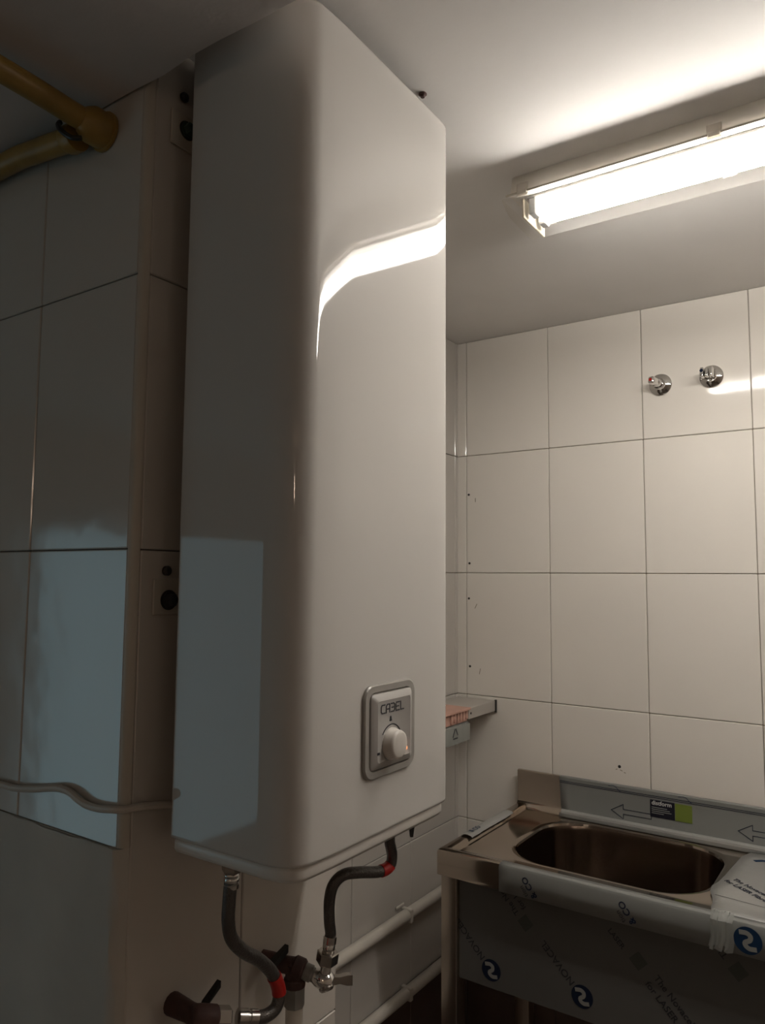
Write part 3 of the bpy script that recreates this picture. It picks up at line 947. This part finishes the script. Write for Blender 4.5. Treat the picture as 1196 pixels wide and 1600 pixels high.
lathe(bm, bc + dv * .012, Vector((-1, .02, .0)), [(0, .012), (.020, .012), (max(.021, bc.x + dv.x * .012 - XP - .0005), .014)], n=14)
mk('valve_body', bm, M['rust'], v1)
bm = bmesh.new()
q0 = bc + Vector((-.01, .008, .012)); 
loops(bm, [[V(q0 + Vector(p)) for p in ((-.008, -.006, -.002), (.004, -.006, -.002), (.004, -.004, .001), (-.008, -.004, .001))],
           [V(q0 + Vector(p)) for p in ((-.005, .018, .010), (.002, .018, .010), (.002, .018, .018), (-.005, .018, .018))]])
mk('lever', bm, M['black'], v1, smooth=False)
mk('riser_pipe', LT((bc.x, bc.y, bc.z - .040), (0, 0, -1), [(0, .0125), (ZC + bc.z - .041, .0125)], n=16), M['pipe_grey'], v1)

# right supply hose and its valve
h2 = thing('supply_hose', 'braided hose under the heater bending left to the chrome valve', 'hose', (-.622, .935, -.339))
a = [(-.622, .935, -.357), (-.624, .936, -.379), P(613, 1336, -.630), P(609, 1353, -.634), P(592, 1362, -.639), P(562, 1363, -.650), P(537, 1367, -.660), P(521, 1383, -.668), P(515, 1408, -.675), P(515, 1440, -.682), P(517, 1460, -.686), P(514, 1480, -.688)]
path = smooth_path(a, 6)
mk('hose', tube(bmesh.new(), path, .0080, 16), M['braid'], h2)
mk('collar_nut', LT((-.622, .935, -.3380), (0, 0, -1), [(0, .0095), (.002, .0105), (.012, .0105), (.015, .0088), (.022, .0092), (.030, .0092)], n=12), M['dark'], h2)
sleeve(path, 17, 24, .0089, h2)
e0 = Vector(a[-1]); e1 = Vector(a[-2])
dv = (e0 - e1).normalized()
mk('ferrule', LT(e0 - dv * .016, dv, [(0, .0092), (.010, .0096), (.011, .0080), (.013, .0090), (.018, .0090), (.019, .0075), (.024, .0075)], n=18), M['chrome'], h2)
v2 = thing('stop_valve', 'chrome stop valve with lever on a rusty tee below the heater', 'valve', (-.70, .86, -.55))
vb = Vector(P(507, 1531, -.695))
nt0 = e0 + dv * .005
bm = bmesh.new()
ax = (vb - nt0).normalized()
hexnut(bm, nt0, ax, .0155, .017)
mk('union_nut', bm, M['nickel'], v2, smooth=False)
ln = (vb - nt0).length
mk('valve_neck', LT(nt0 + ax * .016, ax, [(0, .0085), (.003, .0075), (max(.01, ln - .016), .0085)], n=16), M['chrome'], v2)
tee = Vector(P(461, 1510, -.735))
hd = (vb - tee).normalized()
mk('valve_body', LT(vb - hd * .016, hd, [(0, .0095), (.006, .0125), (.016, .0140), (.024, .0125), (.028, .009), (.028, 0)], n=20), M['chrome'], v2)
mk('spindle', LT(vb, Vector((.55, -.25, -.75)), [(0, .011), (.012, .0105), (.014, .0085), (.014, 0)], n=16), M['nickel'], v2)
lv = Vector(P(533, 1530, -.682))
ldir = (lv - vb).normalized()
bm = bmesh.new()
sx = Vector((0, 0, 1)).cross(ldir).normalized()
for rr_ in ((.0, .0055, .0075), ):
    loops(bm, [[V(vb + ldir * t + sx * s * wd + Vector((0, 0, 1)) * u * hh) for s, u in ((-1, -1), (1, -1), (1, 1), (-1, 1))] for t, wd, hh in ((.008, .006, .006), (.022, .0045, .0045), (.034, .0050, .0070), (.042, .0050, .0070))])
mk('lever', bm, M['nickel'], v2, angle=60)
mk('nipple', LT(tee + hd * .012, hd, [(0, .0105), (.006, .0115), (.014, .0115), (.015, .0095), (max(.02, (vb - tee).length - .026), .0095)], n=12), M['pipe_grey'], v2)
bm = bmesh.new()
lathe(bm, tee - hd * .004, hd, [(0, .012), (.003, .0150), (.016, .0150), (.019, .0125)], n=16)
lathe(bm, tee + Vector((0, 0, .008)), (0, 0, -1), [(0, .010), (.002, .0135), (.022, .0135), (.024, .0155), (.034, .0155)], n=16)
lathe(bm, tee, (-1, -.42, .10), [(0, .0125), (.020, .0115), (.036, .0130), (max(.037, (tee.x - XP) * 1.05), .0130)], n=14)
mk('tee_fitting', bm, M['rust'], v2)
bm = bmesh.new()
q0 = tee + Vector((-.012, -.030, .012))
loops(bm, [[V(q0 + Vector(p)) for p in ((-.006, -.008, -.004), (.006, -.008, -.004), (.006, -.008, .004), (-.006, -.008, .004))],
           [V(q0 + Vector(p)) for p in ((-.004, .026, .006), (.003, .026, .006), (.003, .026, .016), (-.004, .026, .016))]])
mk('tab', bm, M['black'], v2, smooth=False)
mk('coupling', LT((tee.x, tee.y, tee.z - .025), (0, 0, -1), [(0, .0145), (.028, .0145), (.029, .0125)], n=8), M['pipe_grey'], v2, smooth=False)
mk('riser_pipe', LT((tee.x, tee.y, tee.z - .053), (0, 0, -1), [(0, .0125), (ZC + tee.z - .054, .0125)], n=16), M['white_pipe'], v2)
